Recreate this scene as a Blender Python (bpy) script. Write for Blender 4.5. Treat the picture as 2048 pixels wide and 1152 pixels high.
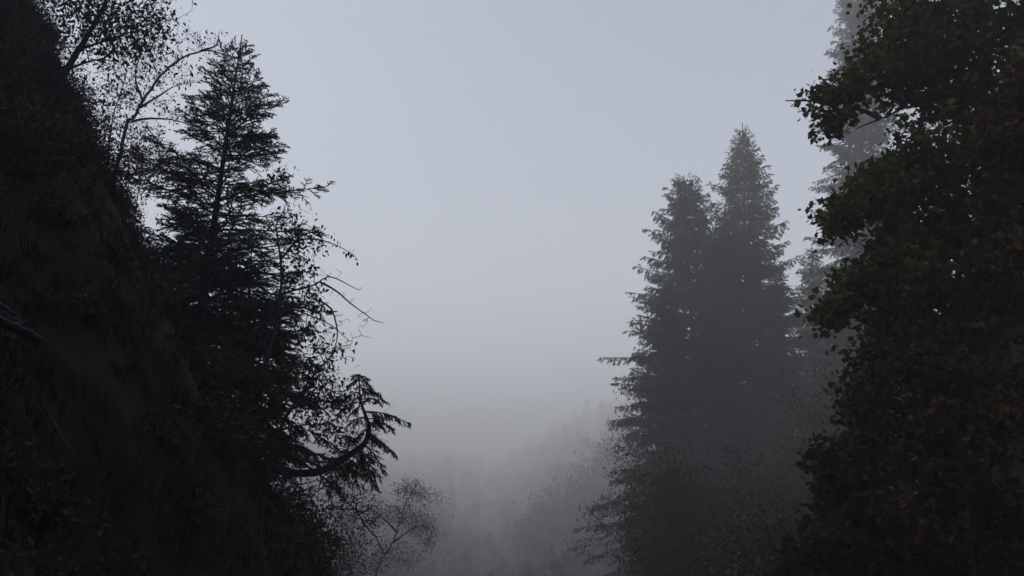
import bpy, math, random
import numpy as np
from mathutils import Vector

C = bpy.context
S = C.scene
for o in list(bpy.data.objects):
    bpy.data.objects.remove(o)

# ------------------------------------------------------------------ camera, world, sun, exposure
FPX, PITCH, CAMZ = 1607.0, math.radians(15.0), 1.6        # focal length in pixels of the 2048 px photograph
cam_d = bpy.data.cameras.new('camera')
cam = bpy.data.objects.new('camera', cam_d)
S.collection.objects.link(cam)
cam_d.sensor_width = 36.0
cam_d.lens = 36.0 * FPX / 2048.0
cam_d.clip_start, cam_d.clip_end = 0.05, 3000.0
cam.location = (0, 0, CAMZ)
cam.rotation_euler = (math.radians(90) + PITCH, 0, 0)
S.camera = cam

SUN_EL, SUN_AZ = math.radians(34), math.radians(-95)        # azimuth from +Y (view direction) towards +X
w = bpy.data.worlds.new('World')
S.world = w
w.use_nodes = True
nt = w.node_tree
sky = nt.nodes.new('ShaderNodeTexSky')
sky.sky_type = 'NISHITA'
sky.sun_disc = False
sky.sun_elevation = SUN_EL
sky.sun_rotation = SUN_AZ
sky.altitude = 900
sky.air_density = 1.0
sky.dust_density = 0.5
sky.ozone_density = 1.0
bg = nt.nodes['Background']
bg.inputs['Strength'].default_value = 0.05
hs = nt.nodes.new('ShaderNodeHueSaturation')               # overcast: a greyer sky than the clear one
hs.inputs['Saturation'].default_value = 0.40
nt.links.new(sky.outputs['Color'], hs.inputs['Color'])
nt.links.new(hs.outputs['Color'], bg.inputs['Color'])

sl = bpy.data.lights.new('sun', 'SUN')
sl.energy = 1.5
sl.angle = math.radians(40)
sl.color = (1.0, 0.95, 0.88)
sun = bpy.data.objects.new('sun', sl)
S.collection.objects.link(sun)
sd = Vector((math.sin(SUN_AZ) * math.cos(SUN_EL), math.cos(SUN_AZ) * math.cos(SUN_EL), math.sin(SUN_EL)))
sun.rotation_euler = sd.to_track_quat('Z', 'Y').to_euler()
sun.location = (30, 60, 90)

S.view_settings.view_transform = 'Standard'
S.view_settings.look = 'None'
S.view_settings.gamma = 1.0
S.view_settings.exposure = 2.27
S.render.engine = 'CYCLES'
S.cycles.max_bounces = 6
S.cycles.diffuse_bounces = 2
S.cycles.glossy_bounces = 1
S.cycles.transmission_bounces = 2
S.cycles.volume_bounces = 0
S.cycles.use_denoising = True
HAZE_DENSITY = 0.0061

# ------------------------------------------------------------------ helpers
rng = np.random.default_rng(7)


def at(px, py, Y):
    """world point at forward distance Y seen at photograph pixel (px, py)"""
    u, v = (px - 1024.0) / FPX, (576.0 - py) / FPX
    d = np.array([u, math.cos(PITCH) - v * math.sin(PITCH), math.sin(PITCH) + v * math.cos(PITCH)])
    p = d * (Y / d[1])
    p[2] += CAMZ
    return p


def mpp(py, Y):
    """metres per photograph pixel at forward distance Y"""
    v = (576.0 - py) / FPX
    return Y / (math.cos(PITCH) - v * math.sin(PITCH)) / FPX


def unit(a):
    return a / np.maximum(np.linalg.norm(a, axis=-1, keepdims=True), 1e-9)


class Geo:
    def __init__(self):
        self.v, self.f, self.n, self.mark2 = [], [], 0, 0

    def add(self, verts, faces):
        verts = np.asarray(verts, float).reshape(-1, 3)
        faces = np.asarray(faces, np.int64)
        self.v.append(verts)
        self.f.append(faces + self.n)
        self.n += len(verts)

    def tube(self, pts, rad, n=7, cap=True):
        pts = np.asarray(pts, float)
        rad = np.asarray(rad, float)
        m = len(pts)
        tan = unit(np.gradient(pts, axis=0))
        ref = np.array([0.31, 0.87, 0.38])
        if abs(np.dot(unit(tan.mean(0)), ref)) > .9:
            ref = np.array([0.9, -0.1, 0.3])
        a = unit(np.cross(tan, ref))
        b = np.cross(tan, a)
        th = np.linspace(0, 2 * math.pi, n, endpoint=False)
        ring = a[:, None] * np.cos(th)[None, :, None] + b[:, None] * np.sin(th)[None, :, None]
        V = pts[:, None] + ring * rad[:, None, None]
        i = np.arange(m - 1)[:, None] * n
        j = np.arange(n)[None]
        k = (j + 1) % n
        F = np.stack([i + j, i + k, i + n + k, i + n + j], -1).reshape(-1, 4)
        self.add(V, F)
        if cap:
            base = self.n
            self.add(np.vstack([V[0], V[-1], pts[0], pts[-1]]), np.vstack(
                [np.stack([j[0], np.full(n, 2 * n), k[0]], 1), np.stack([n + j[0], n + k[0], np.full(n, 2 * n + 1)], 1)]))

    def links(self, P0, P1, r0, r1, n=4):
        """many short tapered prisms at once"""
        if len(P0) == 0:
            return
        d = unit(P1 - P0)
        ref = np.where(np.abs(d[:, 2:3]) < .8, np.array([[0, 0, 1.]]), np.array([[1., 0, 0]]))
        a = unit(np.cross(d, ref))
        b = np.cross(d, a)
        th = np.linspace(0, 2 * math.pi, n, endpoint=False)
        ring = a[:, None] * np.cos(th)[None, :, None] + b[:, None] * np.sin(th)[None, :, None]
        V = np.concatenate([P0[:, None] + ring * r0[:, None, None], P1[:, None] + ring * r1[:, None, None]], 1)
        j = np.arange(n)
        k = (j + 1) % n
        f = np.stack([j, k, n + k, n + j], 1)
        F = (np.arange(len(P0))[:, None, None] * (2 * n) + f[None]).reshape(-1, 4)
        self.add(V, F)

    def cards(self, tmpl_v, tmpl_f, pos, X, Yv, Z, size):
        """place a small template (leaf) at many positions with frames X, Y, Z"""
        T = np.asarray(tmpl_v, float)
        V = pos[:, None] + size[:, None, None] * (
            T[None, :, 0:1] * X[:, None] + T[None, :, 1:2] * Yv[:, None] + T[None, :, 2:3] * Z[:, None])
        F = (np.arange(len(pos))[:, None, None] * len(T) + np.asarray(tmpl_f)[None]).reshape(-1, len(tmpl_f[0]))
        self.add(V, F)

    def mesh(self, name, mat, base=(0, 0, 0), smooth=False, mat2=None):
        me = bpy.data.meshes.new(name)
        if self.n:
            v = np.vstack(self.v) - np.asarray(base, float)
            me.vertices.add(len(v))
            me.vertices.foreach_set('co', v.astype(np.float32).ravel())
            tot = np.concatenate([np.full(len(f), f.shape[1]) for f in self.f])
            idx = np.concatenate([f.ravel() for f in self.f])
            me.loops.add(len(idx))
            me.loops.foreach_set('vertex_index', idx.astype(np.int32))
            me.polygons.add(len(tot))
            st = np.concatenate([[0], np.cumsum(tot)[:-1]])
            me.polygons.foreach_set('loop_start', st.astype(np.int32))
            me.polygons.foreach_set('loop_total', tot.astype(np.int32))
            if smooth:
                me.polygons.foreach_set('use_smooth', np.ones(len(tot), bool))
            me.update(calc_edges=True)
        me.materials.append(mat)
        if mat2 is not None:                       # faces added from mark2 on use the second material
            me.materials.append(mat2)
            k = sum(len(f) for f in self.f[:self.mark2])
            mi = np.zeros(len(tot), np.int32)
            mi[k:] = 1
            me.polygons.foreach_set('material_index', mi)
        return me


def obj(name, me, parent=None, loc=None):
    o = bpy.data.objects.new(name, me)
    S.collection.objects.link(o)
    if parent:
        o.parent = parent
    if loc is not None:
        o.location = loc
    return o


def tag(o, label=None, cat=None, group=None, kind=None):
    for k, v in (('label', label), ('category', cat), ('group', group), ('kind', kind)):
        if v:
            o[k] = v
    return o


def thing(name, label, cat, base, group=None):
    o = obj(name, None, None, Vector([float(c) for c in base]))
    o.empty_display_size = .3
    return tag(o, label, cat, group)


def copy_thing(o, loc, rz, sc, label):
    c = o.copy()
    S.collection.objects.link(c)
    c.location = Vector([float(q) for q in loc])
    c.rotation_euler = (0, 0, rz)
    c.scale = (sc, sc, sc)
    c['label'] = label
    for ch in list(o.children):
        d = ch.copy()
        S.collection.objects.link(d)
        d.parent = c
    return c


def spline(pts, step=.15):
    """Catmull-Rom resample"""
    P = np.asarray(pts, float)
    if len(P) == 2:
        n = max(2, int(np.linalg.norm(P[1] - P[0]) / step) + 1)
        return P[0] + (P[1] - P[0]) * np.linspace(0, 1, n)[:, None]
    Q = np.vstack([2 * P[0] - P[1], P, 2 * P[-1] - P[-2]])
    out = []
    for i in range(1, len(Q) - 2):
        n = max(2, int(np.linalg.norm(Q[i + 1] - Q[i]) / step) + 1)
        t = np.linspace(0, 1, n, endpoint=False)[:, None]
        a, b, c, d = Q[i - 1], Q[i], Q[i + 1], Q[i + 2]
        out.append(.5 * (2 * b + (c - a) * t + (2 * a - 5 * b + 4 * c - d) * t * t + (3 * b - a - 3 * c + d) * t ** 3))
    out.append(P[-1:])
    return np.vstack(out)


# ------------------------------------------------------------------ materials
def material(name, ramp, rough=.8, trans=0.0, noise=None, spec=.3, bump=0.0):
    """ramp colours picked per leaf (random per island) or by a noise of the given scale"""
    m = bpy.data.materials.new(name)
    m.use_nodes = True
    t = m.node_tree
    N, L = t.nodes, t.links
    b = N['Principled BSDF']
    b.inputs['Roughness'].default_value = rough
    b.inputs['Specular IOR Level'].default_value = spec
    cr = N.new('ShaderNodeValToRGB')
    while len(cr.color_ramp.elements) < len(ramp):
        cr.color_ramp.elements.new(.5)
    for e, (p, c) in zip(cr.color_ramp.elements, ramp):
        e.position = p
        e.color = (*c, 1)
    if noise is None:
        g = N.new('ShaderNodeNewGeometry')
        L.new(g.outputs['Random Per Island'], cr.inputs[0])
    else:
        tc = N.new('ShaderNodeTexCoord')
        nz = N.new('ShaderNodeTexNoise')
        nz.inputs['Scale'].default_value = noise
        nz.inputs['Detail'].default_value = 6
        L.new(tc.outputs['Object'], nz.inputs['Vector'])
        L.new(nz.outputs['Fac'], cr.inputs[0])
        if bump:
            bp = N.new('ShaderNodeBump')
            bp.inputs['Strength'].default_value = bump
            bp.inputs['Distance'].default_value = .03
            L.new(nz.outputs['Fac'], bp.inputs['Height'])
            L.new(bp.outputs['Normal'], b.inputs['Normal'])
    L.new(cr.outputs['Color'], b.inputs['Base Color'])
    if trans:
        tr = N.new('ShaderNodeBsdfTranslucent')
        L.new(cr.outputs['Color'], tr.inputs['Color'])
        mx = N.new('ShaderNodeMixShader')
        mx.inputs[0].default_value = trans
        L.new(b.outputs[0], mx.inputs[1])
        L.new(tr.outputs[0], mx.inputs[2])
        L.new(mx.outputs[0], N['Material Output'].inputs['Surface'])
    return m


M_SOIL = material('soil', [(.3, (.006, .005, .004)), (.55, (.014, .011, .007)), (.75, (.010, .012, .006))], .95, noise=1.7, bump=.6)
M_BARK = material('bark', [(.3, (.014, .012, .011)), (.7, (.045, .040, .036))], .95, noise=9, bump=.7)
M_BIRCH = material('grey_bark', [(.35, (.03, .028, .026)), (.7, (.10, .095, .09))], .9, noise=7, bump=.4)
M_NEEDLE = material('spruce_needles', [(0, (.010, .020, .012)), (.6, (.018, .032, .016)), (1, (.030, .040, .018))], .7)
M_NEEDLE_FAR = material('old_spruce_needles', [(0, (.012, .020, .016)), (1, (.026, .036, .022))], .8)
M_MAPLE = material('maple_leaves', [(0, (.030, .045, .007)), (.5, (.052, .062, .009)), (.82, (.068, .054, .011)), (1, (.085, .040, .011))], .85, .25, spec=.1)
M_RED = material('autumn_leaves', [(0, (.016, .021, .007)), (.62, (.034, .031, .009)), (.84, (.062, .024, .009)), (.97, (.070, .032, .010)), (1, (.11, .085, .016))], .85, .2, spec=.1)
M_RUSSET = material('russet_leaves', [(0, (.028, .022, .008)), (.5, (.056, .023, .009)), (1, (.085, .042, .012))], .85, .2, spec=.1)
M_LEAF = material('broad_leaves', [(0, (.013, .017, .007)), (.6, (.022, .022, .009)), (1, (.036, .028, .010))], .7, .4)
M_BROWN = material('brown_leaves', [(0, (0.0325, 0.0208, 0.0104)), (0.6, (0.052, 0.0286, 0.013)), (1, (0.039, 0.0364, 0.013))], .7, .2)
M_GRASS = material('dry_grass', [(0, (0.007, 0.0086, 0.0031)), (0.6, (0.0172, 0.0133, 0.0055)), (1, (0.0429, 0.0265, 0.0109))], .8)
M_PLANK = material('weathered_wood', [(.3, (.02, .02, .022)), (.7, (.075, .077, .082))], .75, noise=5, bump=.5)
M_STICK = material('pale_wood', [(.3, (.012, .011, .010)), (.7, (.035, .033, .029))], .85, noise=6, bump=.4)


# ------------------------------------------------------------------ terrain
def vnoise(x, y, seed=0):
    r = np.random.default_rng(100 + seed)
    tab = r.random((64, 64))
    xi, yi = np.floor(x).astype(int), np.floor(y).astype(int)
    fx, fy = x - xi, y - yi
    fx, fy = fx * fx * (3 - 2 * fx), fy * fy * (3 - 2 * fy)
    g = lambda a, b: tab[a % 64, b % 64]
    return (g(xi, yi) * (1 - fx) + g(xi + 1, yi) * fx) * (1 - fy) + (g(xi, yi + 1) * (1 - fx) + g(xi + 1, yi + 1) * fx) * fy - .5


def smax(a, b, k):
    return .5 * (a + b + np.sqrt((a - b) ** 2 + k * k))


def cap(z, z0, s, top):
    z = np.where(z > z0, z0 + (z - z0) * s, z)
    return np.minimum(z, top)


def terrain(x, y):
    x, y = np.asarray(x, float), np.asarray(y, float)
    fl = np.where(y > 0, -.15 * np.minimum(y, 220), .03 * np.minimum(-y, 40))
    xl = np.interp(y, [-60, 14.0, 15.5, 22, 40, 80, 130, 200, 260, 420], [-2.65, -2.65, -3.5, -11, -18, -38, -58, -70, -75, -80])
    xr = np.interp(y, [-60, 4, 19, 22, 42, 82, 125, 165, 210, 420], [6, 6.2, 7.6, 11, 22, 34, 30, 22, 10, 6])
    sl_, sr_ = 1.49, np.interp(y, [0, 20, 24, 50, 420], [2.6, 2.6, 1.6, .9, .8])
    hi = np.interp(y, [-60, 52, 85, 420], [58, 58, 36, 36])                # gorge walls raised out of view round the camera to shade the near haze
    lf = cap(.46 + sl_ * (xl - x), hi - 8, .4, hi)
    rt = cap(.5 + sr_ * (x - xr) + np.interp(y, [0, 30, 220], [0, -3, -30]), hi - 10, .4, hi - 2)
    z = smax(smax(fl, lf, 1.0), rt, 1.0)
    near = np.exp(-((np.hypot(x, y) / 3.0) ** 2))
    b = vnoise(x * .42, y * .42, 1) * 1.7 + vnoise(x * .21 + 5, y * .21, 4) * 1.5 * np.exp(-(y / 40) ** 2) + vnoise(x * 1.3, y * 1.3, 2) * .45 + vnoise(x * 3.1, y * 3.1, 3) * .18
    return z + b * (1 - near) - .25


def axis(segs):
    return np.unique(np.concatenate([np.arange(a, b, s) for a, b, s in segs]))


gx = axis([(-250, -60, 10), (-60, -20, 2.5), (-20, -11, .6), (-11, 1, .16), (1, 6, .4), (6, 16, .22), (16, 40, 1.2), (40, 251, 10)])
gy = axis([(-50, -4, 4), (-4, 3, .5), (3, 18, .16), (18, 30, .4), (30, 90, 2), (90, 200, 5), (200, 691, 15)])
GX, GY = np.meshgrid(gx, gy)
GZ = terrain(GX, GY)
g = Geo()
nx, ny = len(gx), len(gy)
ii = (np.arange(ny - 1)[:, None] * nx + np.arange(nx - 1)[None]).ravel()
g.add(np.stack([GX, GY, GZ], -1), np.stack([ii, ii + 1, ii + nx + 1, ii + nx], 1))
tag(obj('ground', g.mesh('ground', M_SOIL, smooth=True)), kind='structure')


# ------------------------------------------------------------------ leaves
def fan(poly):
    n = len(poly)
    return [(0, i, i + 1) for i in range(1, n)] + [(0, n, 1)]


ov = np.array([[.45, 0, .0]] + [[.0, 0, .02], [.2, .17, .05], [.5, .24, .06], [.8, .14, 0], [1.0, 0, -.08], [.8, -.14, 0], [.5, -.24, .06], [.2, -.17, .05]])
OVATE = (ov, fan(ov[1:]))
_mp = [(.0, .0), (-.10, .22), (.02, .42), (.16, .30), (.30, .52), (.55, .62), (.52, .38), (.62, .26), (.78, .26), (1.05, .0),
       (.78, -.26), (.62, -.26), (.52, -.38), (.55, -.62), (.30, -.52), (.16, -.30), (.02, -.42), (-.10, -.22)]
mp = np.array([[.38, 0, .05]] + [[a, b, -.12 * (abs(b) + max(0, a - .4))] for a, b in _mp])
MAPLE = (mp, fan(mp[1:]))
tv = np.array([[0, 0, 0], [.4, .2, .05], [1, 0, -.05], [.4, -.2, .05]])
SMALL = (tv, [(0, 1, 2), (0, 2, 3)])


def scatter_leaves(geo, tmpl, pos, size, r, hang=.6):
    n = len(pos)
    X = r.normal(size=(n, 3))
    X[:, 2] -= hang
    X = unit(X)
    U = r.normal(size=(n, 3)) * .8
    U[:, 2] += .7
    Yv = unit(np.cross(U, X))
    Z = np.cross(X, Yv)
    geo.cards(tmpl[0], tmpl[1], pos, X, Yv, Z, size)


def grow(lines, clouds, r, rtip=.004, link=.22, sag=.05, expo=.47, balance=.25, wander=.25, rmax=None):
    """Skeleton: given stem and limb lines, then every twig tip in the clouds grows from the nearest wood."""
    pos, par, fixed = [], [], []
    line_ids = []
    for L in lines:
        ids = []
        if pos:
            A = np.array(pos)
            p = int(np.argmin(((A - L[0]) ** 2).sum(1)))
        else:
            p = -1
        for q in L:
            pos.append(np.asarray(q, float))
            par.append(p)
            p = len(pos) - 1
            ids.append(p)
        line_ids.append(ids)
    nfix = len(pos)
    tips = []
    lf = []
    for c, rad, n, *bare in clouds:
        lf += [not bare] * n
        d = np.clip(r.normal(size=(n, 3)) * .52, -1.25, 1.25)          # soft-edged clump
        tips.append(np.asarray(c) + d * np.asarray(rad))
    tips = np.vstack(tips) if tips else np.zeros((0, 3))
    A = np.array(pos)
    if len(tips):
        d0 = np.sqrt(((tips[:, None] - A[None, ::2]) ** 2).sum(-1)).min(1)
        od = np.argsort(d0)
        tips, lf = tips[od], [lf[q] for q in od]
    cap_n = nfix + len(tips) * 8
    P = np.zeros((cap_n, 3))
    P[:nfix] = A
    PL = np.zeros(cap_n)
    DR = np.zeros((cap_n, 3))
    for i in range(nfix):
        if par[i] >= 0:
            DR[i] = unit(P[i] - P[par[i]])
    n = nfix
    tip_ids = []
    for t in tips:
        d = np.sqrt(((P[:n] - t) ** 2).sum(1))
        k = int(np.argmin(d + balance * PL[:n]))
        D = d[k]
        m = max(1, min(7, int(D / link)))
        a = P[k].copy()
        prev = k
        c1 = a + DR[k] * D * .35 + r.normal(size=3) * D * .08
        for s in range(1, m + 1):
            f = s / m
            q = (1 - f) ** 2 * a + 2 * f * (1 - f) * c1 + f * f * t
            if s < m:
                q = q + r.normal(size=3) * link * wander * .4
            q[2] += sag * math.sin(math.pi * f) * D * .4
            P[n] = q
            par.append(prev)
            PL[n] = PL[prev] + D / m
            DR[n] = unit(q - P[prev])
            prev = n
            n += 1
        tip_ids.append(prev)
    P = P[:n]
    par = np.array(par)
    cnt = np.zeros(n)
    child = np.zeros(n, int)
    for i in range(n):
        if par[i] >= 0:
            child[par[i]] += 1
    cnt[child == 0] = 1
    for i in range(n - 1, -1, -1):
        if par[i] >= 0:
            cnt[par[i]] += cnt[i]
    R = rtip * np.maximum(cnt, 1) ** expo
    if rmax:
        R = np.minimum(R, rmax)
    return P, par, R, nfix, line_ids, np.array(tip_ids, int), np.array(lf, bool)


def leafy(name, label, cat, lines, clouds, seed, leaf, lmat, size, per_tip=4, spread=.12, r_base=.08, r_limb=None, bark=None,
          group=None, rtip=.004, link=.22, hang=.6, foot=None, expo=.47, wander=.25, along=1.0, limb_name='limb', sag=.05):
    """Broadleaf thing > trunk, limb (each given one), crown.  lines[0] is the trunk (ground upwards)."""
    r = np.random.default_rng(seed)
    bark = bark or M_BARK
    L3 = [spline(l, .16) for l in lines]
    P, par, R, nfix, ids, tips, leafed = grow(L3, clouds, r, rtip, link, sag, expo, .25, wander)
    base = L3[0][0] if foot is None else foot
    root = thing(name, label, cat, base, group)
    owner = np.zeros(len(P), int)
    for i, q in enumerate(ids):
        owner[q] = i
    for q in range(nfix, len(P)):
        owner[q] = owner[par[q]]

    def bare_twigs(geo, i):
        q = nfix + np.flatnonzero(owner[nfix:] == i)
        if per_tip == 0 and len(q):
            geo.links(P[par[q]], P[q], np.minimum(R[par[q]], np.maximum(R[q] * 1.25, rtip)), R[q], 4)

    for i, l in enumerate(L3):
        r0 = r_base if i == 0 else (r_limb or r_base * .45)
        tt = np.linspace(0, 1, len(l))
        rad = r0 * (1 - .82 * tt ** .9)
        jit = r.normal(size=l.shape) * r0 * .12
        if i == 0:
            tr = Geo()
            tr.tube(l + jit, rad, 8)
            bare_twigs(tr, 0)
            trunk_geo = tr
        else:
            lg = Geo()
            lg.tube(l + jit, rad, 6)
            bare_twigs(lg, i)
            obj(limb_name, lg.mesh('limb', bark, base, True), root)
    obj('trunk', trunk_geo.mesh('trunk', bark, base, True), root)
    k = np.arange(nfix, len(P))
    cr = Geo()
    if len(k):
        if per_tip == 0:
            return root
        cr.links(P[par[k]], P[k], np.minimum(R[par[k]], np.maximum(R[k] * 1.25, rtip)), R[k], 4)
        cr.mark2 = len(cr.f)
        lp = [np.repeat(P[tips[leafed]], per_tip, 0)]
        if along:
            ok = np.zeros(len(P), bool)                      # leaves also along the wood that leads to leafed tips
            for t_ in tips[leafed]:
                q = t_
                for _ in range(4):
                    if q < nfix:
                        break
                    ok[q] = True
                    q = par[q]
            pick = k[ok[k] & (r.random(len(k)) < .35 * along)]
            lp.append(np.repeat(P[pick], max(1, per_tip // 3), 0))
        lp = np.vstack(lp)
        lp = lp + r.normal(size=lp.shape) * spread
        sz = size * (.35 + 1.0 * r.random(len(lp)))
        scatter_leaves(cr, leaf, lp, sz, r, hang)
        obj('crown', cr.mesh('crown', bark, base, False, lmat), root)
    return root


def cloud(px, py, Y, rx, ry, ry_depth, n, *bare):
    """ellipsoid of twig tips: centre at pixel, radii in photograph pixels across/up, and in metres in depth"""
    m = mpp(py, Y)
    return (at(px, py, Y), (rx * m, ry_depth, ry * m), n) + bare


def ground_at(p, sink=.15):
    return np.array([p[0], p[1], float(terrain(p[0], p[1])) - sink])


# ------------------------------------------------------------------ spruces
def spruce_geo(seed, H, R, z0, spacing, nbr, profile=.8, el=(-12, 42), droop=.35, tipup=.2, lat_len=.5, lat_gap=.1,
               hang=.3, nl=.03, nw=.006, per_m=120, r_base=.1, sub=True, lean=(0, 0), irregular=.25, axis_pts=None, tighten=.45, loose=.12, leader=.015, lat_min=.05, tier=.25):
    r = np.random.default_rng(seed)
    wood, fol = Geo(), Geo()
    zz = np.linspace(0, H, 24)
    if axis_pts is None:
        cx = lean[0] * (zz / H) ** 1.2 + r.normal() * .02 * H * np.sin(zz / H * 4)* .3
        cy = lean[1] * (zz / H) ** 1.2
        ax = np.stack([cx, cy, zz], 1)
    else:
        ax = axis_pts
    wood.tube(ax, r_base * (1 - .93 * np.linspace(0, 1, len(ax)) ** .9), 8)
    tw0, tw1 = [], []
    b0, b1, br0, br1 = [], [], [], []
    h = z0
    while h < H * (1 - leader):
        t = h / H
        n = max(3, int(nbr * (1 - .35 * t) + r.normal() * .8))
        a0 = r.random() * 6.28
        for k in range(n):
            az = a0 + k * 6.283 / n + r.normal() * .3
            hh = min(H * (1 - leader * .7), h + r.normal() * spacing * tier)
            L = R * (1 - hh / H) ** profile * (1 + irregular * r.normal() * .8) + .04 * H ** .5
            L = max(L, .06)
            if r.random() < .05:
                L *= .5
            e0 = math.radians(el[0] + (el[1] - el[0]) * (hh / H) ** 1.3 + r.normal() * 6)
            out = np.array([math.cos(az), math.sin(az), 0])
            s = np.linspace(0, 1, 9)
            dr = droop * (1 - hh / H) ** .5
            P = out * (L * s * math.cos(e0))[:, None]
            P[:, 2] = L * (s * math.sin(e0) - dr * s ** 2 + tipup * dr * 2 * s ** 3)
            side = np.array([-out[1], out[0], 0])
            P += side * (L * .06 * r.normal() * s ** 2)[:, None]
            o = np.array([np.interp(hh, ax[:, 2], ax[:, i]) for i in range(3)])
            P = P + o
            rb = max(.004, r_base * .22 * (L / R) ** .7)
            b0.append(P[:-1]); b1.append(P[1:])
            br0.append(rb * (1 - .85 * s[:-1])); br1.append(rb * (1 - .85 * s[1:]))
            # laterals
            m = max(3, int(L * .92 / lat_gap))
            ss = np.linspace(.12, .98, m) + r.normal(size=m) * .01
            ss = np.clip(ss, .05, 1)
            p = np.stack([np.interp(ss, s, P[:, i]) for i in range(3)], 1)
            tg = np.stack([np.interp(ss, s, np.gradient(P[:, i], s)) for i in range(3)], 1)
            tg = unit(tg)
            sg = np.where(np.arange(m) % 2 == 0, 1., -1.)[:, None]
            ll = np.minimum(lat_len, L * .45) * (1 - .75 * ss) * (.7 + .6 * r.random(m)) + lat_min * lat_len + .02
            dv = unit(tg * .62 + side * sg * .75 + np.array([0, 0, -1.]) * (hang * (.6 + .8 * r.random(m)))[:, None] + r.normal(size=(m, 3)) * loose)
            q = p + dv * ll[:, None]
            tw0 += [p, P[-3:-1]]
            tw1 += [q, P[-2:]]
            if sub:
                for f_, sd_ in ((.35, 1), (.5, -1), (.7, 1), (.8, -1)):
                    big = ll > lat_len * .3
                    pp = (p + dv * (ll * f_)[:, None])[big]
                    d2 = unit(dv * .7 + np.cross(dv, [0, 0, 1.]) * sd_ * .7 + r.normal(size=dv.shape) * .15 + np.array([0, 0, -hang * .5]))[big]
                    tw0.append(pp)
                    tw1.append(pp + d2 * (ll[big] * (.55 - .3 * f_))[:, None])
        h += spacing * (1 - tighten * t) * (.8 + .4 * r.random())
    # leader
    tw0.append(ax[-3:-1]); tw1.append(ax[-2:])
    wood.links(np.vstack(b0), np.vstack(b1), np.concatenate(br0), np.concatenate(br1), 4)
    A, B = np.vstack(tw0), np.vstack(tw1)
    wood.links(A, B, np.full(len(A), nw * .55 + .0015), np.full(len(A), .0015), 3)
    needles(fol, A, B, r, nl, nw, per_m)
    return wood, fol


def needles(fol, A, B, r, nl, nw, per_m):
    ln = np.linalg.norm(B - A, axis=1)
    cnt = np.maximum(3, (ln * per_m).astype(int))
    idx = np.repeat(np.arange(len(A)), cnt)
    n = len(idx)
    f = r.random(n)
    d = unit(B - A)[idx]
    p = A[idx] + (B - A)[idx] * f[:, None]
    rad = r.normal(size=(n, 3))
    rad = unit(rad - d * (rad * d).sum(1, keepdims=True))
    dirn = unit(d * .75 + rad * .75)
    wv = unit(np.cross(dirn, r.normal(size=(n, 3))))
    L = nl * (.7 + .6 * r.random(n)) * (1 - .35 * f)
    V = np.stack([p - wv * nw * .5, p + wv * nw * .5, p + dirn * L[:, None]], 1)
    fol.add(V, np.arange(n * 3).reshape(-1, 3))


def spruce(label, base, geo, nmat, group=None, name='spruce_tree', rz=0.0):
    root = thing(name, label, 'tree', base, group)
    root.rotation_euler = (0, 0, rz)
    obj('trunk', geo[0].mesh('trunk', M_BARK), root)
    obj('crown', geo[1].mesh('crown', nmat), root)
    return root


exec_left = True
# ---- left slope: the young spruce and the lower ones below it
GL = 'spruces on the left slope'
tipA = at(484, 70, 15.0)
bA = ground_at(at(402, 600, 15.0))
HA = tipA[2] - bA[2]
gA = spruce_geo(11, HA, 2.2, HA * .12, .20, 7, profile=.80, el=(-10, 56), droop=.3, tipup=.35, lat_len=.55, lat_gap=.075, hang=.12,
                nl=.042, nw=.013, per_m=210, r_base=.11, lean=(tipA[0] - bA[0], tipA[1] - bA[1]), irregular=.36, tighten=-.6, loose=.3,
                leader=.045, lat_min=.12)
spruce('tall young spruce with a spiky open top, standing on the edge of the left slope', bA, gA, M_NEEDLE, GL)

for k, (tp, bp, Y, R, sd, lab) in enumerate([
        ((505, 470), (490, 760), 14.2, 1.6, 21, 'dense dark spruce standing just below the tall spiky spruce on the left slope'),
        ((575, 545), (500, 850), 13.8, 1.1, 22, 'low bushy spruce behind the bare drooping branches, above the J-shaped spruce'),
        ((395, 420), (400, 860), 13.4, 1.75, 23, 'dark spruce half lost against the black left slope')]):
    tip, b = at(*tp, Y), ground_at(at(*bp, Y))
    H = tip[2] - b[2]
    gg = spruce_geo(sd, H, R, H * .06, .25, 7, profile=.62, el=(-14, 35), droop=.35, tipup=.25, lat_len=.55, lat_gap=.065, hang=.3,
                    nl=.042, nw=.013, per_m=170, r_base=.08, lean=(tip[0] - b[0], tip[1] - b[1]), irregular=.35, loose=.25)
    spruce(lab, b, gg, M_NEEDLE, GL)

# ---- J-shaped spruce growing out from the slope
YJ = 13.4
jl = [at(*p, YJ) for p in [(505, 925), (545, 938), (590, 946), (640, 942), (690, 915), (728, 888), (737, 852), (724, 812), (719, 780), (719, 747)]]
J = spline(jl, .05)
r = np.random.default_rng(31)
wood, fol = Geo(), Geo()
tt = np.linspace(0, 1, len(J))
J = J + r.normal(size=J.shape) * .007 * (1 - tt[:, None])
wood.tube(J, np.interp(tt, [0, .35, .6, .75, 1], [.068, .066, .048, .030, .006]), 8)
tw0, tw1 = [], []


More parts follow.
